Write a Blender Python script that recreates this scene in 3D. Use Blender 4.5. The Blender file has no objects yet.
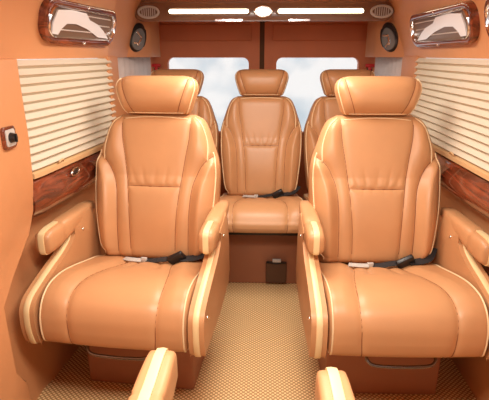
import bpy, bmesh, math, random
import numpy as np
from mathutils import Matrix, Vector
random.seed(4)
S = bpy.context.scene
C = S.collection
R = math.radians

# ------------------------------------------------------------ camera, world, lights, exposure
cam = bpy.data.objects.new('camera', bpy.data.cameras.new('camera'))
C.objects.link(cam)
cam.data.sensor_width = 36
cam.data.lens = 36 * 447 / 489
cam.data.clip_start = .02
cam.location = (0, 0, 1.40)
cam.rotation_euler = (R(90 - 18), 0, R(2.13))
S.camera = cam

W = bpy.data.worlds.new('daylight')
S.world = W
W.use_nodes = True
wn = W.node_tree
bgn = wn.nodes['Background']
tc = wn.nodes.new('ShaderNodeTexCoord')
nz = wn.nodes.new('ShaderNodeTexNoise'); nz.inputs['Scale'].default_value = 9; nz.inputs['Detail'].default_value = 3
cr = wn.nodes.new('ShaderNodeValToRGB')
cr.color_ramp.elements[0].position = .38; cr.color_ramp.elements[0].color = (.62, .72, .80, 1)
cr.color_ramp.elements[1].position = .56; cr.color_ramp.elements[1].color = (1, 1, 1, 1)
wn.links.new(tc.outputs['Generated'], nz.inputs['Vector'])
wn.links.new(nz.outputs['Fac'], cr.inputs['Fac'])
wn.links.new(cr.outputs['Color'], bgn.inputs['Color'])
bgn.inputs['Strength'].default_value = .75

def area(name, loc, rot, sx, sy, power, col):
    l = bpy.data.lights.new(name, 'AREA'); l.shape = 'RECTANGLE'; l.size = sx; l.size_y = sy
    l.energy = power; l.color = col
    o = bpy.data.objects.new(name, l); C.objects.link(o); o.location = loc; o.rotation_euler = rot
    return o
# daylight through the windscreen behind the viewer, and the roof lamps
area('windscreen_daylight', (0, -1.25, 1.55), (R(72), 0, 0), 1.5, .6, 3, (1, .95, .88))
area('roof_lamp_front', (0, .75, 1.72), (0, 0, 0), .8, .35, 18, (1, .93, .82))
area('roof_lamp_rear', (0, 1.95, 1.72), (0, 0, 0), .5, .7, 12, (1, .92, .80))
S.view_settings.view_transform = 'Standard'
S.view_settings.look = 'None'
S.view_settings.exposure = .56
S.view_settings.gamma = 1
S.view_settings.use_curve_mapping = False

# ------------------------------------------------------------ materials
def mat(name, col, rough=.5, metal=0, spec=.5, coat=0, bump=None, emis=None, trans=0, var=0, varscale=5):
    m = bpy.data.materials.new(name); m.use_nodes = True
    nt = m.node_tree; b = nt.nodes['Principled BSDF']
    b.inputs['Base Color'].default_value = (*col, 1)
    b.inputs['Roughness'].default_value = rough
    b.inputs['Metallic'].default_value = metal
    b.inputs['Specular IOR Level'].default_value = spec
    b.inputs['Coat Weight'].default_value = coat
    b.inputs['Coat Roughness'].default_value = .04
    if trans: b.inputs['Transmission Weight'].default_value = trans
    if emis:
        b.inputs['Emission Color'].default_value = (*emis[0], 1); b.inputs['Emission Strength'].default_value = emis[1]
    co = nt.nodes.new('ShaderNodeTexCoord')
    if bump:
        n = nt.nodes.new('ShaderNodeTexNoise'); n.inputs['Scale'].default_value = bump[0]; n.inputs['Detail'].default_value = 4
        nt.links.new(co.outputs['Object'], n.inputs['Vector'])
        bp = nt.nodes.new('ShaderNodeBump'); bp.inputs['Strength'].default_value = bump[1]; bp.inputs['Distance'].default_value = bump[2]
        nt.links.new(n.outputs['Fac'], bp.inputs['Height']); nt.links.new(bp.outputs['Normal'], b.inputs['Normal'])
    if var:
        n = nt.nodes.new('ShaderNodeTexNoise'); n.inputs['Scale'].default_value = varscale; n.inputs['Detail'].default_value = 3
        nt.links.new(co.outputs['Object'], n.inputs['Vector'])
        r = nt.nodes.new('ShaderNodeValToRGB')
        r.color_ramp.elements[0].position = .3; r.color_ramp.elements[1].position = .7
        r.color_ramp.elements[0].color = (*[c * (1 - var) for c in col], 1)
        r.color_ramp.elements[1].color = (*[min(1, c * (1 + var)) for c in col], 1)
        nt.links.new(n.outputs['Fac'], r.inputs['Fac']); nt.links.new(r.outputs['Color'], b.inputs['Base Color'])
    return m

LEATHER = mat('tan_leather', (.56, .285, .130), .41, spec=.5, bump=(260, .12, .002), var=.05, varscale=6)
CREAM = mat('cream_piping', (.86, .66, .40), .5)
STRIPE = mat('cream_stripe', (.82, .63, .34), .4)
SEAM = mat('seam_shadow_thread', (.26, .09, .03), .7)  # dark thread colour also carries the crease shade along the seams
PANEL = mat('orange_vinyl_panel', (.62, .285, .125), .42, bump=(18, .25, .006), var=.06, varscale=3)
DOORV = mat('red_brown_vinyl', (.62, .19, .075), .6, bump=(90, .1, .002), var=.05)
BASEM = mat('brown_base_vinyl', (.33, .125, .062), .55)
CHROME = mat('chrome', (.85, .85, .86), .12, metal=1)
DARKM = mat('dark_chrome', (.22, .20, .20), .2, metal=1)
BLACK = mat('black_plastic', (.012, .011, .012), .35)
WEBBING = mat('black_webbing', (.018, .016, .018), .8)
GREYM = mat('grey_plastic', (.5, .47, .44), .5)
REDP = mat('red_plastic', (.65, .02, .02), .35)
SMOKE = mat('smoked_lens', (.16, .17, .175), .2, coat=.6)
BLIND = mat('pleated_cream_fabric', (.82, .74, .61), .8)
RAIL = mat('beige_rail', (.66, .43, .22), .5)
WHITEC = mat('white_curtain', (.85, .78, .74), .8)
LED = mat('led_strip', (1, .9, .7), .5, emis=((1, .84, .58), 6))
LAMP = mat('lamp_lens', (1, .95, .85), .5, emis=((1, .93, .82), 5))
LENS = mat('brown_grille_lens', (.16, .09, .055), .3)
REFL = mat('reflection_shape', (.95, .95, .97), .25, metal=.25)  # near-white colour stands in for a bright reflection
BRONZE = mat('bronze_brown_gloss', (.20, .10, .06), .25, coat=.6)
NET = mat('dark_net', (.10, .045, .02), .9)

def wood_mat():
    m = mat('glossy_burl_wood', (.2, .04, .02), .2, coat=1)
    nt = m.node_tree; b = nt.nodes['Principled BSDF']
    co = nt.nodes.new('ShaderNodeTexCoord'); mp = nt.nodes.new('ShaderNodeMapping')
    mp.inputs['Scale'].default_value = (18, 2.2, 22)
    n = nt.nodes.new('ShaderNodeTexNoise'); n.inputs['Scale'].default_value = 1.3; n.inputs['Detail'].default_value = 6; n.inputs['Distortion'].default_value = 1.6
    r = nt.nodes.new('ShaderNodeValToRGB')
    r.color_ramp.elements[0].position = .33; r.color_ramp.elements[0].color = (.06, .010, .005, 1)
    r.color_ramp.elements[1].position = .68; r.color_ramp.elements[1].color = (.27, .055, .02, 1)
    nt.links.new(co.outputs['Object'], mp.inputs['Vector']); nt.links.new(mp.outputs['Vector'], n.inputs['Vector'])
    nt.links.new(n.outputs['Fac'], r.inputs['Fac']); nt.links.new(r.outputs['Color'], b.inputs['Base Color'])
    return m
WOOD = wood_mat()

def floor_mat():
    m = mat('woven_vinyl', (.7, .5, .28), .55)
    nt = m.node_tree; b = nt.nodes['Principled BSDF']
    co = nt.nodes.new('ShaderNodeTexCoord')
    def wave(ang):
        mp = nt.nodes.new('ShaderNodeMapping'); mp.inputs['Rotation'].default_value = (0, 0, ang)
        w = nt.nodes.new('ShaderNodeTexWave'); w.inputs['Scale'].default_value = 22; w.wave_type = 'BANDS'; w.bands_direction = 'X'
        nt.links.new(co.outputs['Object'], mp.inputs['Vector']); nt.links.new(mp.outputs['Vector'], w.inputs['Vector'])
        return w
    a, c = wave(R(48)), wave(R(-48))
    mu = nt.nodes.new('ShaderNodeMath'); mu.operation = 'MULTIPLY'
    nt.links.new(a.outputs['Fac'], mu.inputs[0]); nt.links.new(c.outputs['Fac'], mu.inputs[1])
    r = nt.nodes.new('ShaderNodeValToRGB')
    r.color_ramp.elements[0].position = .02; r.color_ramp.elements[0].color = (.40, .20, .07, 1)
    r.color_ramp.elements[1].position = .45; r.color_ramp.elements[1].color = (.90, .66, .35, 1)
    nt.links.new(mu.outputs[0], r.inputs['Fac']); nt.links.new(r.outputs['Color'], b.inputs['Base Color'])
    bp = nt.nodes.new('ShaderNodeBump'); bp.inputs['Strength'].default_value = .5; bp.inputs['Distance'].default_value = .002
    nt.links.new(mu.outputs[0], bp.inputs['Height']); nt.links.new(bp.outputs['Normal'], b.inputs['Normal'])
    return m
FLOOR = floor_mat()
def glass_mat():
    m = bpy.data.materials.new('window_glass'); m.use_nodes = True
    nt = m.node_tree; b = nt.nodes['Principled BSDF']
    t = nt.nodes.new('ShaderNodeBsdfTransparent'); mx = nt.nodes.new('ShaderNodeMixShader')
    b.inputs['Base Color'].default_value = (.9, .95, .95, 1); b.inputs['Roughness'].default_value = .05
    mx.inputs[0].default_value = .12
    nt.links.new(t.outputs[0], mx.inputs[1]); nt.links.new(b.outputs[0], mx.inputs[2])
    nt.links.new(mx.outputs[0], nt.nodes['Material Output'].inputs['Surface'])
    return m
GLASS = glass_mat()
# fabric that lets some daylight through
def translucent(m, f):
    nt = m.node_tree; b = nt.nodes['Principled BSDF']
    t = nt.nodes.new('ShaderNodeBsdfTranslucent'); t.inputs['Color'].default_value = b.inputs['Base Color'].default_value
    mx = nt.nodes.new('ShaderNodeMixShader'); mx.inputs[0].default_value = f
    nt.links.new(b.outputs[0], mx.inputs[1]); nt.links.new(t.outputs[0], mx.inputs[2])
    nt.links.new(mx.outputs[0], nt.nodes['Material Output'].inputs['Surface'])
translucent(BLIND, .3); translucent(WHITEC, .4)

# ------------------------------------------------------------ helpers
def link_mesh(name, verts, faces, material, parent=None, smooth=True, M=None):
    me = bpy.data.meshes.new(name)
    if M is not None: verts = [tuple(M @ Vector(v)) for v in verts]
    me.from_pydata([tuple(map(float, v)) for v in verts], [], faces)
    bm = bmesh.new(); bm.from_mesh(me); bmesh.ops.recalc_face_normals(bm, faces=bm.faces); bm.to_mesh(me); bm.free()
    me.materials.append(material)
    me.polygons.foreach_set('use_smooth', [smooth] * len(me.polygons))
    o = bpy.data.objects.new(name, me); C.objects.link(o)
    if parent is not None: o.parent = parent
    return o

def link_bm(name, bm, material, parent=None, smooth=False, auto=None):
    bmesh.ops.recalc_face_normals(bm, faces=bm.faces)
    me = bpy.data.meshes.new(name); bm.to_mesh(me); bm.free()
    me.materials.append(material)
    me.polygons.foreach_set('use_smooth', [smooth or auto is not None] * len(me.polygons))
    if auto is not None: me.set_sharp_from_angle(angle=R(auto))
    o = bpy.data.objects.new(name, me); C.objects.link(o)
    if parent is not None: o.parent = parent
    return o

def add_box(bm, lo, hi, bev=0, seg=3, M=None):
    r = bmesh.ops.create_cube(bm, size=1)
    vs = r['verts']
    for v in vs:
        v.co = Vector([lo[i] + (v.co[i] + .5) * (hi[i] - lo[i]) for i in range(3)])
    if bev:
        es = list({e for v in vs for e in v.link_edges})
        rr = bmesh.ops.bevel(bm, geom=es, offset=bev, segments=seg, profile=.5, affect='EDGES')
        vs = list({v for f in rr['faces'] for v in f.verts} | {v for v in vs if v.is_valid})
    if M is not None:
        bmesh.ops.transform(bm, matrix=M, verts=vs)
    return vs

def box(name, lo, hi, material, parent=None, bev=0, M=None):
    bm = bmesh.new(); add_box(bm, lo, hi, bev, 3, M)
    return link_bm(name, bm, material, parent, auto=40)

def catmull(pts, n=8):
    pts = [Vector(p) for p in pts]; out = []
    P = [pts[0] * 2 - pts[1]] + pts + [pts[-1] * 2 - pts[-2]]
    for i in range(1, len(P) - 2):
        for k in range(n):
            t = k / n
            a, b, c, d = P[i - 1], P[i], P[i + 1], P[i + 2]
            out.append(.5 * ((2 * b) + (-a + c) * t + (2 * a - 5 * b + 4 * c - d) * t * t + (-a + 3 * b - 3 * c + d) * t ** 3))
    out.append(pts[-1]); return out

def add_tube(bm, pts, r, n=6, closed=False, flat=1.0):
    pts = [Vector(p) for p in pts]; rings = []; up = None
    L = len(pts)
    for i, p in enumerate(pts):
        a = pts[i - 1] if (i > 0 or closed) else p
        b = pts[(i + 1) % L] if (i < L - 1 or closed) else p
        t = (b - a).normalized()
        if up is None:
            up = Vector((0, 0, 1)) if abs(t.z) < .9 else Vector((1, 0, 0))
        s = t.cross(up)
        if s.length < 1e-6: s = t.orthogonal()
        s.normalize(); up = s.cross(t).normalized()
        rings.append([bm.verts.new(p + s * (math.cos(2 * math.pi * k / n) * r) + up * (math.sin(2 * math.pi * k / n) * r * flat)) for k in range(n)])
    for i in range(L if closed else L - 1):
        A, B = rings[i], rings[(i + 1) % L]
        for k in range(n):
            bm.faces.new((A[k], A[(k + 1) % n], B[(k + 1) % n], B[k]))
    if not closed:
        bm.faces.new(rings[0][::-1]); bm.faces.new(rings[-1])

def tube(name, paths, r, material, parent=None, n=6, M=None, closed=False, flat=1.0):
    bm = bmesh.new()
    for p in paths: add_tube(bm, p, r, n, closed, flat)
    if M is not None: bmesh.ops.transform(bm, matrix=M, verts=bm.verts)
    return link_bm(name, bm, material, parent, smooth=True)

def prism(name, poly, axis_lo, axis_hi, material, parent=None, bev=0, plane='YZ', M=None):
    """extrude a closed 2-D outline along the remaining axis"""
    bm = bmesh.new()
    def mk(p, a):
        return {'YZ': (a, p[0], p[1]), 'XZ': (p[0], a, p[1]), 'XY': (p[0], p[1], a)}[plane]
    A = [bm.verts.new(mk(p, axis_lo)) for p in poly]; B = [bm.verts.new(mk(p, axis_hi)) for p in poly]
    n = len(poly)
    fa = bm.faces.new(A); fb = bm.faces.new(B[::-1])
    for i in range(n): bm.faces.new((A[i], A[(i + 1) % n], B[(i + 1) % n], B[i]))
    if bev:
        bmesh.ops.bevel(bm, geom=list(fa.edges) + list(fb.edges), offset=bev, segments=3, profile=.5, affect='EDGES')
    if M is not None: bmesh.ops.transform(bm, matrix=M, verts=bm.verts)
    return link_bm(name, bm, material, parent, auto=35)

def rounded(w, h, r, n=6, cx=0, cy=0):
    out = []
    for (sx, sy, a0) in ((1, 1, 0), (-1, 1, 90), (-1, -1, 180), (1, -1, 270)):
        for k in range(n + 1):
            a = R(a0 + 90 * k / n)
            out.append((cx + sx * (w / 2 - r) + r * math.cos(a), cy + sy * (h / 2 - r) + r * math.sin(a)))
    return out

def props(o, label=None, cat=None, group=None, kind=None):
    if label: o['label'] = label
    if cat: o['category'] = cat
    if group: o['group'] = group
    if kind: o['kind'] = kind
    return o
def thing(name, label, cat, loc=(0, 0, 0), rz=0, group=None):
    o = bpy.data.objects.new(name, None); C.objects.link(o); o.empty_display_size = .05
    o.location = loc; o.rotation_euler = (0, 0, rz)
    return props(o, label, cat, group)
def struct(o): o['kind'] = 'structure'; return o
def copy_tree(o, parent=None):
    c = o.copy(); C.objects.link(c); c.parent = parent
    for ch in kids[o.name]: copy_tree_child(ch, c)
    return c
kids = {}
def copy_tree_child(o, parent):
    c = o.copy(); C.objects.link(c); c.parent = parent
    for ch in kids.get(o.name, []): copy_tree_child(ch, c)
def index_kids():
    kids.clear()
    for o in C.objects: kids.setdefault(o.name, [])
    for o in C.objects:
        if o.parent: kids[o.parent.name].append(o)

# ------------------------------------------------------------ setting: the van's shell
YR = 3.60          # rear doors
Z1, Z2, ZC = .955, 1.385, 1.735
LW = [(-1.0, -.88), (1.58, -.88), (1.64, -.865), (2.36, -.785), (2.44, -.81), (2.75, -.84), (YR, -.845)]
RW = [(-1.0, .87), (2.50, .87), (2.62, .865), (2.8, .86), (YR, .845)]
def wx(W_, y):
    for (a, b), (c, d) in zip(W_, W_[1:]):
        if a <= y <= c: return b + (d - b) * (y - a) / (c - a)
    return W_[-1][1]
def strip_wall(name, W_, ys, prof, material, thick, parent=None, auto=40):
    """sheet following the wall line; prof = [(inward offset, z)], thickened outwards"""
    sgn = -1 if W_[0][1] < 0 else 1
    bm = bmesh.new(); G = []
    for y in ys:
        x = wx(W_, y); col = []
        for (o_, z) in prof: col.append(bm.verts.new((x - sgn * o_, y, z)))
        for (o_, z) in prof[::-1]: col.append(bm.verts.new((x - sgn * o_ + sgn * thick, y, z)))
        G.append(col)
    n = len(G[0])
    for A, B in zip(G, G[1:]):
        for k in range(n): bm.faces.new((A[k], A[(k + 1) % n], B[(k + 1) % n], B[k]))
    bm.faces.new(G[0][::-1]); bm.faces.new(G[-1])
    return link_bm(name, bm, material, parent, auto=auto)

struct(box('floor', (-1.02, -1.0, -.04), (1.02, YR + .03, 0), FLOOR))
struct(box('front_light_block', (-.9, -1.06, 0), (.9, -1.0, 1.15), BASEM))  # unseen panel behind the camera, added to hold back daylight from the front
struct(box('ceiling', (-.80, -1.0, ZC), (.80, YR + .03, ZC + .04), PANEL))
def ys_of(W_, a, b): return sorted({a, b} | {y for y, _ in W_ if a < y < b})
upper_prof = [(0, Z2), (.006, Z2 + .04), (.025, Z2 + .12), (.050, Z2 + .21), (.075, Z2 + .28), (.11, ZC - .02), (.16, ZC)]
for nm, W_ in (('left', LW), ('right', RW)):
    s = -1 if nm == 'left' else 1
    w = struct(strip_wall('wall_' + nm, W_, ys_of(W_, -1.0, YR), [(-.065, 0), (-.065, .80)], PANEL, .03))
    struct(strip_wall('wall_' + nm + '_upper', W_, ys_of(W_, -1.0, YR), upper_prof, PANEL, .03))
    # ledge joining the lower wall to the window line
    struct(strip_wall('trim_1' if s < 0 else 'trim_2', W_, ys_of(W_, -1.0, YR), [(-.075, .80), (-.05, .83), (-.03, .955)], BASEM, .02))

# near left pillar (beside the front passenger) with its switch
struct(prism('trim_3', [(-1, 0), (1.36, 0), (1.33, .26), (1.27, .33), (1.27, .60), (1.36, .68), (1.50, .76), (1.56, .84), (1.585, .95), (1.60, 1.10), (1.605, Z2 + .004), (-1, Z2 + .004)], -.90, -.852, PANEL, bev=.008))
# posts between side windows and rear quarter panels
struct(strip_wall('trim_4', LW, ys_of(LW, 2.33, 2.62), [(.012, .80), (.012, Z2 + .005)], PANEL, .05))
struct(strip_wall('trim_5', RW, ys_of(RW, 2.62, 2.86), [(.012, .80), (.012, Z2 + .005)], PANEL, .05))
# rear quarter panels below the small quarter windows
struct(strip_wall('trim_6', LW, ys_of(LW, 2.62, YR), [(0, .80), (0, 1.17)], PANEL, .03))
struct(strip_wall('trim_7', RW, ys_of(RW, 2.86, YR), [(0, .80), (0, 1.17)], PANEL, .03))
# side window panes
struct(strip_wall('window_1', LW, ys_of(LW, 1.6, 2.33), [(-.05, .94), (-.05, Z2)], GLASS, .005))
struct(strip_wall('window_2', RW, ys_of(RW, -.2, 2.62), [(-.05, .94), (-.05, Z2)], GLASS, .005))
struct(strip_wall('window_3', LW, ys_of(LW, 2.62, YR), [(-.03, 1.17), (-.03, Z2)], GLASS, .005))
struct(strip_wall('window_4', RW, ys_of(RW, 2.86, YR), [(-.03, 1.17), (-.03, Z2)], GLASS, .005))

# rear doors: two leaves with window openings, a dark gap between them
def rear_door(name, x0, x1, wx0, wx1):
    d = struct(bpy.data.objects.new(name, None)); C.objects.link(d)
    y0, y1 = YR, YR + .06
    zb, zt = .80, 1.385
    bm = bmesh.new()
    add_box(bm, (x0, y0, 0), (x1, y1, zb)); add_box(bm, (x0, y0, zt), (x1, y1, ZC + .04))
    add_box(bm, (x0, y0, zb), (wx0, y1, zt)); add_box(bm, (wx1, y0, zb), (x1, y1, zt))
    link_bm('door_panel', bm, DOORV, d)
    cx, cz = (wx0 + wx1) / 2, (zb + zt) / 2
    o = rounded(wx1 - wx0 + .06, zt - zb + .06, .07, 6, cx, cz); i = rounded(wx1 - wx0 - .012, zt - zb - .012, .045, 6, cx, cz)
    bm = bmesh.new(); N = len(o)
    fr = []
    for (pl, y) in ((o, y0 + .005), (o, y0 - .012), (i, y0 - .012), (i, y0 + .05)):
        fr.append([bm.verts.new((p[0], y, p[1])) for p in pl])
    for a, b in zip(fr, fr[1:]):
        for k in range(N): bm.faces.new((a[k], a[(k + 1) % N], b[(k + 1) % N], b[k]))
    link_bm('window_surround', bm, DOORV, d, auto=40)
    box('window_pane', (wx0 - .002, y0 + .035, zb - .002), (wx1 + .002, y0 + .041, zt + .002), GLASS, d)
    bm = bmesh.new(); add_box(bm, (x0 + .06, y0 - .012, 1.50), (x1 - .06, y0 + .01, 1.62), .01)
    link_bm('upper_pad', bm, DOORV, d, auto=40)
    return d
rear_door('door_1', -.93, -.018, -.735, -.095)
rear_door('door_2', .018, .93, .105, .745)
struct(box('trim_8', (-.022, YR + .02, 0), (.022, YR + .07, ZC), NET))
struct(box('trim_9', (-.017, YR + .001, .9), (.017, YR + .02, ZC - .03), NET))

# pleated blinds
def pleated_blind(label, W_, y0, y1, z0, z1, n, loop_y):
    s = -1 if W_[0][1] < 0 else 1
    t = thing('pleated_blind', label, 'blind', (wx(W_, y0), y0, z0))
    M = Matrix.Translation((-wx(W_, y0), -y0, -z0))
    prof = []
    for k in range(n):
        za = z1 - (z1 - z0) * k / n; zb = z1 - (z1 - z0) * (k + 1) / n
        prof += [(0, za), (.020, za * .42 + zb * .58), (.0205, za * .36 + zb * .64)]
    prof.append((0, z0))
    o = strip_wall('pleated_fabric', W_, ys_of(W_, y0, y1), prof[::-1], BLIND, .0015, t, 25)
    o.data.transform(M)
    o = strip_wall('bottom_rail', W_, ys_of(W_, y0, y1), [(-.012, z0 - .022), (.022, z0 - .022), (.024, z0 - .004), (.010, z0 + .002)], RAIL, .012, t)
    o.data.transform(M)
    for ly in loop_y:
        x = wx(W_, ly) - s * .024
        p = [(x - s * .004 * math.sin(a), ly + .02 * math.cos(a), z0 + .004 + .010 * math.sin(a)) for a in [k * math.pi / 6 for k in range(7)]]
        tube('pull_tab', [p], .004, RAIL, t, M=M)
    return t
pleated_blind('cream pleated blind on the left side window, above the wood panel', LW, 1.60, 2.37, .975, Z2 - .002, 13, (1.78,))
pleated_blind('cream pleated blind on the right side window, running out of the frame', RW, .60, 2.615, .975, Z2 - .002, 13, (1.98,))

def white_curtain(label, W_, y0, y1):
    bm = bmesh.new(); n = 40; s = -1 if W_[0][1] < 0 else 1
    V = []
    for k in range(n + 1):
        y = y0 + (y1 - y0) * k / n; x = wx(W_, y) + s * (.012 + .006 * math.sin(k * 1.3))
        V.append([bm.verts.new((x, y, z)) for z in (1.17, 1.28, Z2)])
    for a, b in zip(V, V[1:]):
        for j in range(2): bm.faces.new((a[j], b[j], b[j + 1], a[j + 1]))
    o = link_bm('curtain', bm, WHITEC, smooth=True)
    m = o.modifiers.new('thickness', 'SOLIDIFY'); m.thickness = .002
    return props(o, label, 'curtain')
white_curtain('white curtain over the small rear window on the left', LW, 2.63, YR - .01)
white_curtain('white curtain over the small rear window on the right', RW, 2.87, YR - .01)

# glossy wood side panels under the windows
def wood_panel(label, W_, y0, y1, pull_y):
    s = -1 if W_[0][1] < 0 else 1
    t = thing('wood_side_panel', label, 'wood panel', (wx(W_, y0), y0, .82))
    M = Matrix.Translation((-wx(W_, y0), -y0, -.82))
    ys = [y0 + (y1 - y0) * k / 24 for k in range(25)]
    bm = bmesh.new(); G = []
    for y in ys:
        x = wx(W_, y)
        pr = [(-.02, .948), (.002, .948), (.010, .935), (.020, .912), (.031, .884), (.036, .866), (.033, .848), (.024, .825), (.0, .80), (-.02, .785), (-.045, .785)]
        w_ = .006 * math.sin((y - y0) * 7)
        G.append([bm.verts.new((x - s * (o_ + (w_ if 0 < i < 9 else 0)), y, z)) for i, (o_, z) in enumerate(pr)])
    n = len(G[0])
    for A, B in zip(G, G[1:]):
        for k in range(n): bm.faces.new((A[k], A[(k + 1) % n], B[(k + 1) % n], B[k]))
    bm.faces.new(G[0][::-1]); bm.faces.new(G[-1])
    bmesh.ops.transform(bm, matrix=M, verts=bm.verts)
    link_bm('wood_panel', bm, WOOD, t, auto=60)
    x = wx(W_, pull_y) - s * .030
    p = [(x + s*.002*math.cos(a), pull_y + .045 * math.cos(a), .915 + .014 * math.sin(a)) for a in [k * math.pi / 10 for k in range(20)]]
    tube('chrome_pull', [p], .004, CHROME, t, M=M, closed=True)
    b = bmesh.new(); bmesh.ops.create_uvsphere(b, u_segments=14, v_segments=8, radius=1)
    bmesh.ops.scale(b, vec=(.008, .038, .010), verts=b.verts); bmesh.ops.translate(b, vec=(x + s*.004, pull_y, .915), verts=b.verts)
    bmesh.ops.transform(b, matrix=M, verts=b.verts)
    link_bm('pull_recess', b, BLACK, t, smooth=True)
    return t
wood_panel('glossy red-brown wood panel with an oval chrome pull under the left blind', LW, 1.565, 2.37, 1.87)
wood_panel('glossy red-brown wood panel under the right blind, beside the right front seat', RW, .9, 2.60, 1.2)

# small switch on the near left pillar
t = thing('wall_switch', 'small black rotary switch in a wood frame on the left pillar', 'switch', (-.852, 1.463, 1.135))
Mr = Matrix.Rotation(R(90), 4, 'Z')
prism('switch_frame', rounded(.075, .075, .012), -.002, .010, WOOD, t, .003, 'YZ')
prism('switch_plate', rounded(.056, .056, .008), .009, .013, GREYM, t, .001, 'YZ')
bm = bmesh.new(); bmesh.ops.create_cone(bm, cap_ends=True, segments=20, radius1=.018, radius2=.014, depth=.018, matrix=Matrix.Translation((.02, 0, 0)) @ Matrix.Rotation(R(90), 4, 'Y'))
add_box(bm, (.028, -.003, -.014), (.034, .003, .014), .001)
link_bm('switch_knob', bm, BLACK, t, auto=40)
# trim screws on the pillar and panel
def screw(x, y, z, label, nx=1, tilt=0, m=None):
    b = bmesh.new(); bmesh.ops.create_uvsphere(b, u_segments=12, v_segments=8, radius=.007)
    bmesh.ops.scale(b, vec=(.4, 1, 1), verts=b.verts)
    o = link_bm('trim_button', b, m or PANEL, smooth=True); o.location = (x, y, z)
    return props(o, label, 'button')
screw(-.852, 1.43, 1.285, 'tan round trim button on the left pillar above the switch')
screw(-.872, 1.70, 1.43, 'dark round trim button on the panel just above the left blind', m=BASEM)

# side reading-light consoles: wood bezel, chrome ring, slatted mirror lens with its bright reflection modelled as a shape
def console(label, W_, yc, L, zc, H):
    s = -1 if W_[0][1] < 0 else 1
    xa = wx(W_, yc - L / 2); xb = wx(W_, yc + L / 2); yaw = math.atan2(xb - xa, L)
    off = .043
    t = thing('side_light_console', label, 'light', ((xa + xb) / 2 - s * off, yc, zc))
    lean = math.atan2(.052, .19)
    # local axes: a along wall, b up the panel, n = into the cabin
    A = Vector((math.sin(yaw), math.cos(yaw), 0)); N0 = Vector((-s * math.cos(yaw), s * math.sin(yaw), 0))
    B = (Vector((0, 0, 1)) * math.cos(lean) + N0 * math.sin(lean)); N = (N0 * math.cos(lean) - Vector((0, 0, 1)) * math.sin(lean))
    M = Matrix(((A.x, B.x, N.x, 0), (A.y, B.y, N.y, 0), (A.z, B.z, N.z, 0), (0, 0, 0, 1)))
    def outline(k, n=10):
        w, h = L - 2 * k, H - 2 * k
        pts = rounded(w, h, h * .42, n)
        return [(a, b - .010 * math.cos(a / L * math.pi)) for a, b in pts]
    def ring(name, o1, o2, z0, z1, m):
        bm = bmesh.new(); a, b = outline(o1), outline(o2); n = len(a)
        mid = outline((o1 + o2) / 2)
        rows = [(a, z0), (a, z1 * .75), (mid, z1), (b, z1 * .7), (b, z0)]
        V = [[bm.verts.new((p[0], p[1], z)) for p in pl] for pl, z in rows]
        for p, q in zip(V, V[1:] + V[:1]):
            for k in range(n): bm.faces.new((p[k], p[(k + 1) % n], q[(k + 1) % n], q[k]))
        bmesh.ops.transform(bm, matrix=M, verts=bm.verts)
        return link_bm(name, bm, m, t, auto=60)
    ring('wood_bezel', 0, .024, -.02, .020, WOOD)
    ring('chrome_rim', .022, .029, -.01, .024, CHROME)
    lens = prism('lens_panel', outline(.027), 0, .006, LENS, t, 0, 'XY', M)
    bm = bmesh.new()
    for k in range(3):
        z = -H * .20 + k * H * .20
        a0 = -L * .34 + .03 * k; a1 = L * .40
        p = [(a0 + (a1 - a0) * i / 48, z + .0018 * (i % 2), .009) for i in range(49)]
        add_tube(bm, p, .0028, 5)
    bmesh.ops.transform(bm, matrix=M, verts=bm.verts)
    link_bm('lens_ribs', bm, WHITEC, t, smooth=True)
    q = [(-.40, -.30), (-.40, -.05), (-.36, .24), (-.2, .30), (0, .27), (.06, .12), (.20, .03), (.30, -.12), (.40, -.32), (.22, -.30), (.05, -.12), (-.12, -.02), (-.24, -.04), (-.30, -.18), (-.33, -.31)]
    prism('reflection_shape', [(a * L, b * H) for a, b in q], .007, .013, REFL, t, 0, 'XY', M)  # pale raised shape imitates a reflection in the lens
    for bb in (H / 2 - .014, -H / 2 + .012 - .008):
        b = bmesh.new(); bmesh.ops.create_uvsphere(b, u_segments=10, v_segments=6, radius=.006, matrix=Matrix.Translation((0, bb, .020)))
        bmesh.ops.transform(b, matrix=M, verts=b.verts); link_bm('chrome_stud', b, CHROME, t, smooth=True)
    return t
console('wood-rimmed side light console with a mirrored lens above the left blind', LW, 2.045, .62, 1.528, .165)
console('wood-rimmed side light console with a mirrored lens above the right blind', RW, 2.26, .74, 1.525, .165)
console('wood-rimmed side light console cut by the right edge of the frame', RW, 1.42, .74, 1.525, .165)

# roof light bar
t = thing('roof_light_bar', 'long wood-faced roof light bar with two lit strips above the rear doors', 'light bar', (.0, 2.95, 1.648)); t.scale = (.93, 1, .93)
bar_out = rounded(1.69, .115, .055, 8)
prism('bar_body', bar_out, -.03, .02, BRONZE, t, .012, 'XZ')
for x0, x1 in ((-.61, -.09), (.10, .65)):
    prism('light_strip', rounded(x1 - x0, .025, .012, 6, (x0 + x1) / 2, .002), -.040, -.026, LED, t, .003, 'XZ')
    prism('reflector_tray', rounded(x1 - x0 + .03, .052, .025, 6, (x0 + x1) / 2, .002), -.034, -.026, LENS, t, .002, 'XZ')
def oval(cx, cz, rx, rz, n=28): return [(cx + rx * math.cos(2 * math.pi * k / n), cz + rz * math.sin(2 * math.pi * k / n)) for k in range(n)]
def torus_part(name, cx, cz, rx, rz, y, r, m, parent):
    return tube(name, [[(p[0], y, p[1]) for p in oval(cx, cz, rx, rz)]], r, m, parent, n=8, closed=True)
torus_part('lamp_ring', .005, 0, .052, .030, -.036, .010, CHROME, t)
prism('lamp_lens', oval(.005, -.004, .040, .022), -.044, -.030, LAMP, t, .003, 'XZ')
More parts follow.
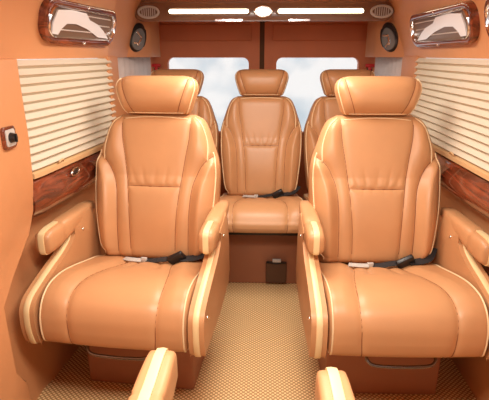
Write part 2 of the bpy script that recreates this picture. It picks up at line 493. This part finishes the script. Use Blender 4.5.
for cx in (-.745, .765):
    torus_part('vent_ring', cx, -.002, .066, .034, -.036, .008, GREYM, t)
    prism('vent_face', oval(cx, -.002, .060, .028), -.036, -.028, LENS, t, 0, 'XZ')
    b = bmesh.new()
    for k in range(-3, 4):
        hh = .026 * math.sqrt(1 - (k / 4.2) ** 2)
        add_box(b, (cx + k * .014 - .003, -.041, -.002 - hh), (cx + k * .014 + .003, -.034, -.002 + hh), .001, 1)
    link_bm('vent_slats', b, GREYM, t, auto=40)
for x0, x1 in ((-.31, -.13), (.17, .31)):
    prism('chrome_strip', rounded(x1 - x0, .012, .005, 4, (x0 + x1) / 2, -.052), -.036, -.028, CHROME, t, 0, 'XZ')
struct(box('trim_10', (-.86, 2.968, 1.66), (.86, 3.05, ZC + .02), PANEL, bev=.01))

# quarter panel pods: oval smoked lamps on the rear pillars
def pod(label, cx, y, z, s):
    t = thing('oval_pillar_lamp', label, 'lamp', (cx, y, z), R(-s * 52))
    M = Matrix.Rotation(R(-s * 24), 4, 'Y')
    out = [(a * (1 - .15 * b / .1), b) for a, b in oval(0, 0, .060, .092, 32)]
    prism('lamp_housing', out, -.02, .03, BLACK, t, .012, 'XZ', M)
    inn = [(a * .76 , b * .76 - .012) for a, b in out]
    prism('smoked_lens', inn, -.030, -.016, SMOKE, t, .004, 'XZ', M)
    for (a, b, w, h, rr) in ((-.008, .012, .05, .012, .4), (.006, -.03, .012, .05, .2), (-.012, -.045, .04, .010, -.4)):
        bm = bmesh.new(); add_box(bm, (-w / 2, -.036, -h / 2), (w / 2, -.028, h / 2), .002, 2, M @ Matrix.Translation((a, 0, b)) @ Matrix.Rotation(rr, 4, 'Y'))
        link_bm('lens_reflector', bm, CHROME, t, auto=40)
# slanted pillar covers that carry the pods
for nm, s in (('trim_11', -1), ('trim_12', 1)):
    xo = .86
    poly = [(s * xo, 2.86), (s * .745, 3.10), (s * .735, 3.16), (s * .75, 3.45), (s * xo, 3.50)]
    struct(prism(nm, poly, Z2 + .0, ZC, PANEL, None, .0, 'XY'))
pod('oval smoked lamp on the left rear pillar under the light bar', -.795, 2.985, 1.505, -1)
pod('oval smoked lamp on the right rear pillar under the light bar', .795, 2.985, 1.505, 1)
def hammer(label, x, y, z):
    t = thing('emergency_hammer', label, 'safety hammer', (x, y, z))
    b = bmesh.new(); add_box(b, (-.012, -.014, -.07), (.012, .006, .045), .005)
    link_bm('handle', b, REDP, t, auto=40)
    b = bmesh.new(); add_box(b, (-.035, -.018, .030), (.035, .008, .055), .007)
    link_bm('hammer_head', b, REDP, t, auto=40)
    box('holder', (-.02, .004, -.08), (.02, .02, .02), BLACK, t, .003)
hammer('red safety hammer at the left rear door post', -.815, 3.578, 1.28)
hammer('red safety hammer at the right rear door post', .82, 3.578, 1.28)

# ------------------------------------------------------------ seats
def interp(tab, h):
    xs = [a for a, _ in tab]; ys_ = [b for _, b in tab]
    # smooth interpolation through catmull sampling
    return np.interp(h, xs, ys_)
def smooth_tab(tab, n=6):
    p = catmull([(a, b, 0) for a, b in tab], n)
    return [(q.x, q.y) for q in p]
def dist_poly(X, Y, pts):
    D = np.full(X.shape, 9.)
    for (ax, ay), (bx, by) in zip(pts, pts[1:]):
        vx, vy = bx - ax, by - ay; L = vx * vx + vy * vy + 1e-12
        t = np.clip(((X - ax) * vx + (Y - ay) * vy) / L, 0, 1)
        D = np.minimum(D, np.hypot(X - ax - t * vx, Y - ay - t * vy))
    return D
def sstep(a, b, x):
    t = np.clip((x - a) / (b - a), 0, 1); return t * t * (3 - 2 * t)

HB = .650
hw_t = smooth_tab([(0, .245), (.03, .266), (.1, .278), (.25, .294), (.38, .298), (.45, .288), (.52, .264), (.58, .242), (.625, .215), (HB, .170)])
xw_t = smooth_tab([(-.05, .166), (.1, .168), (.22, .171), (.31, .180), (.37, .200), (.42, .228), (.47, .282)])
xi_t = smooth_tab([(-.05, .104), (.15, .110), (.31, .124), (.44, .142), (.54, .158), (.66, .162)])
seams_b = []
for s in (-1, 1):
    seams_b.append([(s * b, a) for a, b in xw_t]); seams_b.append([(s * b, a) for a, b in xi_t])
seams_b.append([(-.122, .312), (0, .310), (.122, .312)])
pipe_sh = smooth_tab([(.43, .244), (.50, .243), (.56, .228), (.60, .208), (.632, .176)])
def back_front(x, h):
    x = np.asarray(x, float); h = np.asarray(h, float)
    hw = interp(hw_t, h); u = np.clip(np.abs(x) / hw, 0, 1)
    E = np.sqrt(np.clip(1 - u ** 7, 0, 1))
    Ev = np.sqrt(np.clip(1 - np.clip((h - (HB - .09)) / .09, 0, 1) ** 3, 0, 1)) * np.sqrt(np.clip(1 - np.clip((.015 - h) / .05, 0, 1) ** 3, 0, 1))
    base = .070 + .020 * np.sin(np.clip(h / .36, 0, 1) * np.pi)        # lumbar bulge
    xw = interp(xw_t, h)
    wing = .038 * sstep(0, .055, np.abs(x) - xw) * (1 - sstep(.40, .50, h)) + .012 * sstep(0, .05, np.abs(x) - interp(xi_t, h)) * sstep(.36, .5, h)
    d = np.full(x.shape, 9.)
    for sm in seams_b: d = np.minimum(d, dist_poly(x, h, sm))
    d = np.minimum(d, dist_poly(np.abs(x), h, [(b, a) for a, b in pipe_sh]) * 1.6)
    puff = .010 * (1 - np.exp(-d / .011))
    # gathers fanning up from the cross seam
    g = 0
    for (x0, x1, w) in ((-.085, -.122, .010), (-.045, -.065, .009), (.0, .012, .012), (.05, .07, .008), (.085, .125, .011)):
        fade = np.clip((h - .315) / .015, 0, 1) * np.clip((.415 - h) / .10, 0, 1)
        xc = x0 + (x1 - x0) * (h - .32) / .12
        g = g - .0035 * np.exp(-((x - xc) / w) ** 2) * fade
    for xc in (-.06, -.02, .03, .07):
        g = g - .0018 * np.exp(-((x - xc) / .006) ** 2) * np.clip((h - .27) / .045, 0, 1) * np.clip((.318 - h) / .01, 0, 1)
    return -(base * E * Ev + (wing + puff + g) * E * Ev)

def solid_grid(name, NU, NV, xf, frontf, backf, h0, h1, material, parent, M):
    t = np.linspace(-1, 1, NU); u = np.sin(t * math.pi / 2) * .55 + t * .45; u[0], u[-1] = -1, 1
    tv = np.linspace(0, 1, NV); v = (.5 - .5 * np.cos(tv * math.pi)) * .5 + tv * .5
    U, V = np.meshgrid(u, v); H = h0 + (h1 - h0) * V; X = xf(U, H)
    YF = frontf(X, H); YB = backf(X, H)
    vf = [tuple(p) for p in np.stack([X, YF, H], -1).reshape(-1, 3)]
    vb = [tuple(p) for p in np.stack([X, YB, H], -1).reshape(-1, 3)]
    off = len(vf); F = []
    idx = lambda i, j: i * NU + j
    for i in range(NV - 1):
        for j in range(NU - 1):
            F.append((idx(i, j), idx(i, j + 1), idx(i + 1, j + 1), idx(i + 1, j)))
            F.append((off + idx(i, j), off + idx(i + 1, j), off + idx(i + 1, j + 1), off + idx(i, j + 1)))
    for i in range(NV - 1):
        for j in (0, NU - 1):
            F.append((idx(i, j), idx(i + 1, j), off + idx(i + 1, j), off + idx(i, j)))
    for j in range(NU - 1):
        for i in (0, NV - 1):
            F.append((idx(i, j), off + idx(i, j), off + idx(i, j + 1), idx(i, j + 1)))
    return link_mesh(name, vf + vb, F, material, parent, True, M)

HH0, HH1 = 0, .175
hh_t = smooth_tab([(0, .126), (.005, .145), (.017, .158), (.045, .170), (.08, .182), (.108, .190), (.130, .191), (.150, .184), (.164, .168), (.171, .148), (.175, .122)])
hseam = smooth_tab([(0.0, .098), (.05, .120), (.12, .144), (.175, .156)])
def head_front(x, h):
    x = np.asarray(x, float); h = np.asarray(h, float)
    hw = interp(hh_t, h); u = np.clip(np.abs(x) / hw, 0, 1)
    E = np.sqrt(np.clip(1 - u ** 5, 0, 1))
    q = np.clip((h - .0875) / .0875, -1, 1); Ev = np.sqrt(np.clip(1 - np.abs(q) ** 2.6, 0, 1))
    d = dist_poly(np.abs(x), h, [(b, a) for a, b in hseam])
    puff = .008 * (1 - np.exp(-d / .012))
    wing = .016 * sstep(.0, .05, np.abs(x) - interp([(b_, a_) for b_, a_ in hseam], h))
    return -((.076 + .008 * np.sin(h / .175 * 3.1) + wing + puff) * E * (.12 + .88 * Ev) * (Ev > -1) * np.where(Ev < .02, .2, 1))
def head_back(x, h):
    hw = interp(hh_t, h); u = np.clip(np.abs(x) / hw, 0, 1)
    q = np.clip((h - .0875) / .0875, -1, 1); Ev = np.sqrt(np.clip(1 - np.abs(q) ** 2.6, 0, 1))
    return .052 * np.sqrt(np.clip(1 - u ** 4, 0, 1)) * (.12 + .88 * Ev) - .008 * sstep(0, .09, np.abs(x) - .1)

# cushion: profile in (y, z), rolled over the front
CP = catmull([(0, .62, .458), (0, .50, .474), (0, .38, .503), (0, .27, .532), (0, .17, .551), (0, .09, .549), (0, .034, .524), (0, .006, .480), (0, 0, .43), (0, .002, .380), (0, .018, .358)], 9)
cp = np.array([(p.y, p.z) for p in CP]); sl = np.concatenate([[0], np.cumsum(np.hypot(*np.diff(cp, axis=0).T))]); SL = sl[-1]
tg = np.gradient(cp, axis=0); tg /= np.linalg.norm(tg, axis=1)[:, None]
nrm = np.stack([tg[:, 1], -tg[:, 0]], -1)       # outward: up / forward
if nrm[10, 1] < 0: nrm = -nrm
def s_of_y(y): return float(np.interp(-y, -cp[:60, 0], sl[:60]))
sf = SL
cseam = smooth_tab([(s_of_y(.52), .100), (s_of_y(.40), .112), (s_of_y(.28), .140), (s_of_y(.15), .163), (s_of_y(.05), .170), (SL - .07, .166), (SL, .158)])
cin = [(s_of_y(.55), .045), (s_of_y(.42), .052), (s_of_y(.33), .066)]
def cush_off(x, s, hw):
    ax = np.abs(x)
    d = dist_poly(ax, s, [(b, a) for a, b in cseam])
    d2 = dist_poly(ax, s, [(b, a) for a, b in cin])
    fade = np.clip((s_of_y(.20) - s) / .15, 0, 1)
    puff = .010 * (1 - np.exp(-d / .014)) * np.clip((SL - s) / .07, 0, 1) - .010 * np.exp(-d2 / .014) * fade
    rear = -.020 * np.clip((s_of_y(.45) - s) / .10, 0, 1) ** 2
    bol = .012 * sstep(0, .06, ax - np.interp(s, [a for a, _ in cseam], [b for _, b in cseam])) * (1 - sstep(SL - .25, SL - .12, s))
    crown = .006 * (1 - (ax / hw) ** 2)
    e = np.clip((ax / hw - .90) / .10, 0, 1)
    return puff + rear + bol + crown - .022 * (1 - np.sqrt(np.clip(1 - e ** 2.2, 0, 1)))
def cushion_pt(x, s, hw, lift=0):
    y = np.interp(s, sl, cp[:, 0]); z = np.interp(s, sl, cp[:, 1])
    n0 = np.interp(s, sl, nrm[:, 0]); n1 = np.interp(s, sl, nrm[:, 1])
    o = float(cush_off(np.array([x]), np.array([s]), hw)[0]) + lift
    return (x, float(y + n0 * o), float(z + n1 * o))
def make_cushion(parent, hw):
    NU = 110; t = np.linspace(-1, 1, NU); u = np.sin(t * math.pi / 2) * .5 + t * .5; u[0], u[-1] = -1, 1
    verts, F = [], []; NS = len(sl)
    for uu in u:
        x = uu * hw; o = cush_off(np.full(NS, x), sl, hw)
        P = cp + nrm * o[:, None]
        ring = [(x, a, b) for a, b in P] + [(x, .10, .362), (x, .35, .362), (x, .60, .370)]
        verts += ring
    n = NS + 3
    for i in range(NU - 1):
        for k in range(n):
            F.append((i * n + k, i * n + (k + 1) % n, (i + 1) * n + (k + 1) % n, (i + 1) * n + k))
    F.append(tuple(range(n))); F.append(tuple(range((NU - 1) * n, NU * n))[::-1])
    o = link_mesh('seat_cushion', verts, F, LEATHER, parent)
    o.data.polygons[-1].use_smooth = False; o.data.polygons[-2].use_smooth = False
    ss = np.linspace(sl[3], SL - .004, 60)
    for s_ in (-1, 1):
        tube('piping', [[cushion_pt(s_ * (hw - .012), a, hw, .0015) for a in ss]], .0035, CREAM, o)
    paths = []
    for s_ in (-1, 1):
        paths.append([cushion_pt(s_ * b, a, hw, .0003) for a, b in cseam])
    for q in paths: tube('seam_shade_thread', [q], .0022, SEAM, o, n=5)
    return o

def make_arm(t, xc, dy=0, hx0=.038, stretch=1, pw=.6):
    """padded arm: rounded loft along y with a cream stripe over its tip"""
    DZ = -.050
    secs = [(.202, .742, .010, .012), (.204, .742, .034, .028), (.216, .744, .044, .035), (.245, .746, .048, .036), (.285, .748, .047, .038), (.318, .750, .046, .038), (.325, .751, .043, .035), (.332, .752, .046, .038), (.40, .759, .040, .038), (.48, .764, .034, .037), (.56, .770, .028, .034), (.62, .77, .022, .028), (.63, .77, .008, .012)]
    k0 = hx0 / .038
    fy = lambda y: .205 + (y - .205) * (stretch if y > .25 else 1) + (.045 * (stretch - 1) * -1 if y > .25 else 0) + dy
    V, F = [], []; N = 28
    for (y, z, hz_, hx) in secs:
        for k in range(N):
            a = 2 * math.pi * k / N; ca, sa = math.cos(a), math.sin(a)
            V.append((xc + k0 * hx * math.copysign(abs(ca) ** pw, ca), fy(y), DZ + z + hz_ * math.copysign(abs(sa) ** pw, sa)))
    for i in range(len(secs) - 1):
        for k in range(N): F.append((i * N + k, i * N + (k + 1) % N, (i + 1) * N + (k + 1) % N, (i + 1) * N + k))
    F.append(tuple(range(N))); F.append(tuple(range((len(secs) - 1) * N, len(secs) * N)))
    ar = link_mesh('armrest', V, F, LEATHER, t)
    w = .0115
    end = [(xc, .285, .7975), (xc, .318, .7965)] if stretch == 1 else [(xc, .285, .7975), (xc, .318, .797), (xc, .332, .7985), (xc, .40, .7995)]
    path = catmull([(xc, .275, .700), (xc, .245, .697), (xc, .215, .699), (xc, .202, .710), (xc, .199, .742), (xc, .202, .776), (xc, .215, .790), (xc, .245, .7965)] + end, 5)
    path = [Vector((p.x, fy(p.y), p.z + DZ)) for p in path]
    bm = bmesh.new(); L_ = []
    for i, p in enumerate(path):
        a = path[max(i - 1, 0)]; c = path[min(i + 1, len(path) - 1)]; d_ = (c - a).normalized(); n_ = Vector((0, -d_.z, d_.y))
        if n_.dot(p - Vector((xc, .28 + dy, .742 + DZ))) < 0: n_ = -n_
        L_.append([bm.verts.new(p + Vector((dx, 0, 0)) + n_ * q) for dx, q in ((-w, -.004), (-w, .002), (0, .0035), (w, .002), (w, -.004))])
    for a, c in zip(L_, L_[1:]):
        for k in range(5): bm.faces.new((a[k], a[(k + 1) % 5], c[(k + 1) % 5], c[k]))
    bm.faces.new(L_[0][::-1]); bm.faces.new(L_[-1])
    o = link_bm('cream_stripe', bm, STRIPE, ar, auto=60); o['label'] = 'cream stripe over the tip'
    return ar

def make_seat(name, label, cat, loc, rz, group, hw=.283, arms='both', recline=15, full_base=True):
    t = thing(name, label, cat, loc, rz, group)
    cu = make_cushion(t, hw)
    rear = arms == 'none'
    if rear:
        for o in [cu] + list(cu.children):
            for v in o.data.vertices:
                if v.co.z < .50: v.co.z = .50 - (.50 - v.co.z) * .52
    # backrest
    M = Matrix.Translation((0, .565, .505)) @ Matrix.Rotation(R(-recline), 4, 'X')
    bk = solid_grid('backrest', 150, 150, lambda U, H: U * interp(hw_t, H), back_front,
                    lambda X, H: .055 * np.sqrt(np.clip(1 - (np.abs(X) / interp(hw_t, H)) ** 4, 0, 1)) * np.sqrt(np.clip(1 - np.clip((H - .5) / .145, 0, 1) ** 3, 0, 1)),
                    -.035, HB, LEATHER, t, M)
    def bp(x, h, lift=.001): return (x, float(back_front(np.array([x]), np.array([h]))[0]) - lift, h)
    for s_ in (-1, 1):
        tube('piping', [[bp(s_ * b, a, .002) for a, b in pipe_sh]], .0032, CREAM, bk, M=M)
        hs = np.linspace(-.01, .475, 50)
        tube('piping', [[bp(s_ * (float(interp(hw_t, h)) - .014 - .0*h), h, .0015) for h in hs]], .0036, CREAM, bk, M=M)
    tube('piping', [[bp(x, .630 - .012*(x/.16)**2, .001) for x in np.linspace(-.15, .15, 21)]], .0026, CREAM, bk, M=M)
    inner = [[bp(x, h, .0002) for x, h in sm if -.02 < h < .615 and abs(x) < float(interp(hw_t, h)) - .012] for sm in seams_b]
    for q in inner:
        if len(q) > 1: tube('seam_shade_thread', [q], .0022, SEAM, bk, n=5, M=M)
    # headrest
    MH = M @ Matrix.Translation((0, -.030, HB - .006)) @ Matrix.Rotation(R(recline - 7), 4, 'X')
    hd = solid_grid('headrest', 90, 60, lambda U, H: U * interp(hh_t, H), head_front, head_back, HH0, HH1, LEATHER, t, MH)
    def hp(x, h, lift=.001): return (x, float(head_front(np.array([x]), np.array([h]))[0]) - lift, h)
    for s_ in (-1, 1):
        hs = np.linspace(.006, .160, 24)
        tube('piping', [[hp(s_ * (float(interp(hh_t, h)) - .009), h) for h in hs]], .003, CREAM, hd, M=MH)
    tube('piping', [[hp(x, .008 + 0*x) for x in np.linspace(-.128, .128, 16)]], .0024, CREAM, hd, M=MH)
    for s_ in (-1, 1): tube('seam_shade_thread', [[hp(s_ * b, a, .0003) for a, b in hseam if .006 < a < .165]], .002, SEAM, hd, n=5, M=MH)
    for s_ in (-1, 1):
        tube('headrest_post', [[(s_ * .06, .02, -.05), (s_ * .06, .02, .04)]], .007, CHROME, hd, n=8, M=MH)
    # base
    b = bmesh.new()
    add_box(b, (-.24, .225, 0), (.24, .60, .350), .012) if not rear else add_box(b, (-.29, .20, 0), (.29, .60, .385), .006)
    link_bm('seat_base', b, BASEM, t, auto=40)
    b = bmesh.new(); add_box(b, (-.245, .09, .335), (.245, .60, .368), .006) if not rear else add_box(b, (-.27, .09, .378), (.27, .60, .435), .004)
    link_bm('cushion_pan', b, BLACK, t, auto=40)
    # side panels and arms
    prof = [(.012, .352), (.0, .365), (-.012, .42), (-.012, .475), (-.002, .512), (.03, .540), (.10, .566), (.18, .590), (.26, .612), (.32, .638), (.354, .668), (.354, .692), (.335, .706)]
    prof_s = [(p.x, p.y) for p in catmull([(a, b_, 0) for a, b_ in prof], 5)]
    full = prof_s + [(.345, .716), (.50, .738), (.54, .70), (.57, .58), (.58, .42), (.55, .37), (.30, .35)]
    sides = (-1, 1) if arms == 'both' else ()
    for s_ in sides:
        xc = s_ * (hw + .036)
        pn = prism('side_panel', full, xc - .029, xc + .029, LEATHER, t, .009)
        bm = bmesh.new(); pr = prof_s; L_ = []
        for i, (y, z) in enumerate(pr):
            a = pr[max(i - 1, 0)]; c = pr[min(i + 1, len(pr) - 1)]
            ty, tz = c[0] - a[0], c[1] - a[1]; l = math.hypot(ty, tz); ny, nz_ = -tz / l, ty / l
            L_.append([bm.verts.new((xc + dx, y + ny * d_, z + nz_ * d_)) for dx, d_ in ((-.011, -.004), (-.011, .003), (-.009, .0045), (.009, .0045), (.011, .003), (.011, -.004))])
        for a, c in zip(L_, L_[1:]):
            for k in range(6): bm.faces.new((a[k], a[(k + 1) % 6], c[(k + 1) % 6], c[k]))
        bm.faces.new(L_[0][::-1]); bm.faces.new(L_[-1])
        o = link_bm('cream_stripe', bm, STRIPE, pn, auto=50); o['label'] = 'cream stripe along the edge'
        for (yy, zz) in ((.05, .49), (.42, .66)):
            for q in (-1, 1):
                b = bmesh.new(); bmesh.ops.create_uvsphere(b, u_segments=10, v_segments=6, radius=.006, matrix=Matrix.Translation((xc + q * .029, yy, zz)))
                link_bm('screw', b, CHROME, pn, smooth=True)
        # arm pad: rounded loft along y
        make_arm(t, xc + s_ * .008, -.045) if s_ * loc[0] > 0 else make_arm(t, xc - s_ * .012, .04)
    if arms == 'long':
        for s_ in (-1, 1): make_arm(t, s_ * (hw + .02), -.235, .037, 1.5, .35)
    # lift bar under the cushion
    if arms != 'none':
        p = catmull([(-.125, .14, .350), (-.13, .06, .330), (-.115, .035, .308), (-.06, .03, .300), (.06, .03, .300), (.115, .035, .308), (.13, .06, .330), (.125, .14, .350)], 6)
        tube('lift_bar', [p], .0065, DARKM, t, n=8)
    # belt: buckle, webbing
    g = bmesh.new()
    add_box(g, (-.028, -.012, -.04), (.028, .012, .04), .008, 3, Matrix.Translation((.125, .455, .522)) @ Matrix.Rotation(R(62), 4, 'Y') @ Matrix.Rotation(R(25), 4, 'Z'))
    bk2 = link_bm('belt_buckle', g, BLACK, t, auto=45)
    g = bmesh.new(); add_box(g, (-.014, -.006, -.010), (.014, .006, .010), .002, 2, Matrix.Translation((-.03, .455, .508)))
    link_bm('release_button', g, GREYM, bk2, auto=45)
    def web(path, w):
        bm = bmesh.new(); L_ = []
        P = catmull(path, 6)
        for i, p in enumerate(P):
            a = P[max(i - 1, 0)]; c = P[min(i + 1, len(P) - 1)]; d_ = (c - a).normalized(); sd = d_.cross(Vector((0, -.25, 1))).normalized()
            up = sd.cross(d_).normalized()
            L_.append([bm.verts.new(p + sd * a_ + up * b_) for a_, b_ in ((-w, -.0015), (w, -.0015), (w, .0015), (-w, .0015))])
        for a, c in zip(L_, L_[1:]):
            for k in range(4): bm.faces.new((a[k], a[(k + 1) % 4], c[(k + 1) % 4], c[k]))
        bm.faces.new(L_[0][::-1]); bm.faces.new(L_[-1])
        return link_bm('belt_webbing', bm, WEBBING, t, auto=50)
    web([(-.02, .45, .503), (.02, .45, .508), (.05, .45, .514), (.09, .455, .518)], .016)
    strap = web([(-.125, .46, .506), (-.09, .445, .510), (-.04, .445, .508)], .012); strap.data.materials[0] = GREYM; strap.name = 'belt_sleeve'
    web([(.14, .455, .522), (.19, .46, .524), (.235, .48, .532), (.275, .54, .555)], .020)
    return t

make_seat('captain_seat', 'tan leather captain seat at left beside the window blind, arms with cream stripes', 'seat', (-.539, 1.390, 0), R(-5), 'captain seats in pairs along the aisle')
make_seat('captain_seat', 'tan leather captain seat at right beside the window blind, arms with cream stripes', 'seat', (.532, 1.375, 0), R(1), 'captain seats in pairs along the aisle')
make_seat('rear_seat', 'tan leather rear seat in the middle of the back row, facing the aisle', 'seat', (0, 2.375, 0), 0, 'seats in the back row', hw=.283, arms='none')
make_seat('rear_seat', 'tan leather rear seat of the back row behind the left captain seat', 'seat', (-.565, 2.375, 0), 0, 'seats in the back row', hw=.283, arms='none')
make_seat('rear_seat', 'tan leather rear seat of the back row behind the right captain seat', 'seat', (.565, 2.375, 0), 0, 'seats in the back row', hw=.283, arms='none')
for o in list(C.objects):
    if o.name.startswith('rear_seat'): o.scale = (.935, 1, 1)
# front pair face the rear; only the tips of their aisle arms enter the photo
make_seat('captain_seat', 'tan seat at the bottom left edge, only its striped arm tip showing', 'seat', (-.530, .865, 0), R(180), 'captain seats in pairs along the aisle', arms='long', recline=42)
make_seat('captain_seat', 'tan seat at the bottom right edge, only its striped arm tip showing', 'seat', (.465, .81, 0), R(180), 'captain seats in pairs along the aisle', arms='long', recline=42)

# front kick panel between the rear seat legs, storage net on it
t = thing('storage_pouch', 'small dark net pouch with a grey clip on the rear seat base', 'pouch', (.105, 2.556, .09))
b = bmesh.new(); add_box(b, (-.065, -.012, -.07), (.065, .012, .075), .008); link_bm('pouch_body', b, NET, t, auto=45)
tube('pouch_rim', [[(-.062, -.014, .074), (0, -.018, .070), (.062, -.014, .074)]], .004, BLACK, t)
box('clip', (-.025, -.022, .078), (.028, -.010, .100), GREYM, t, .003)
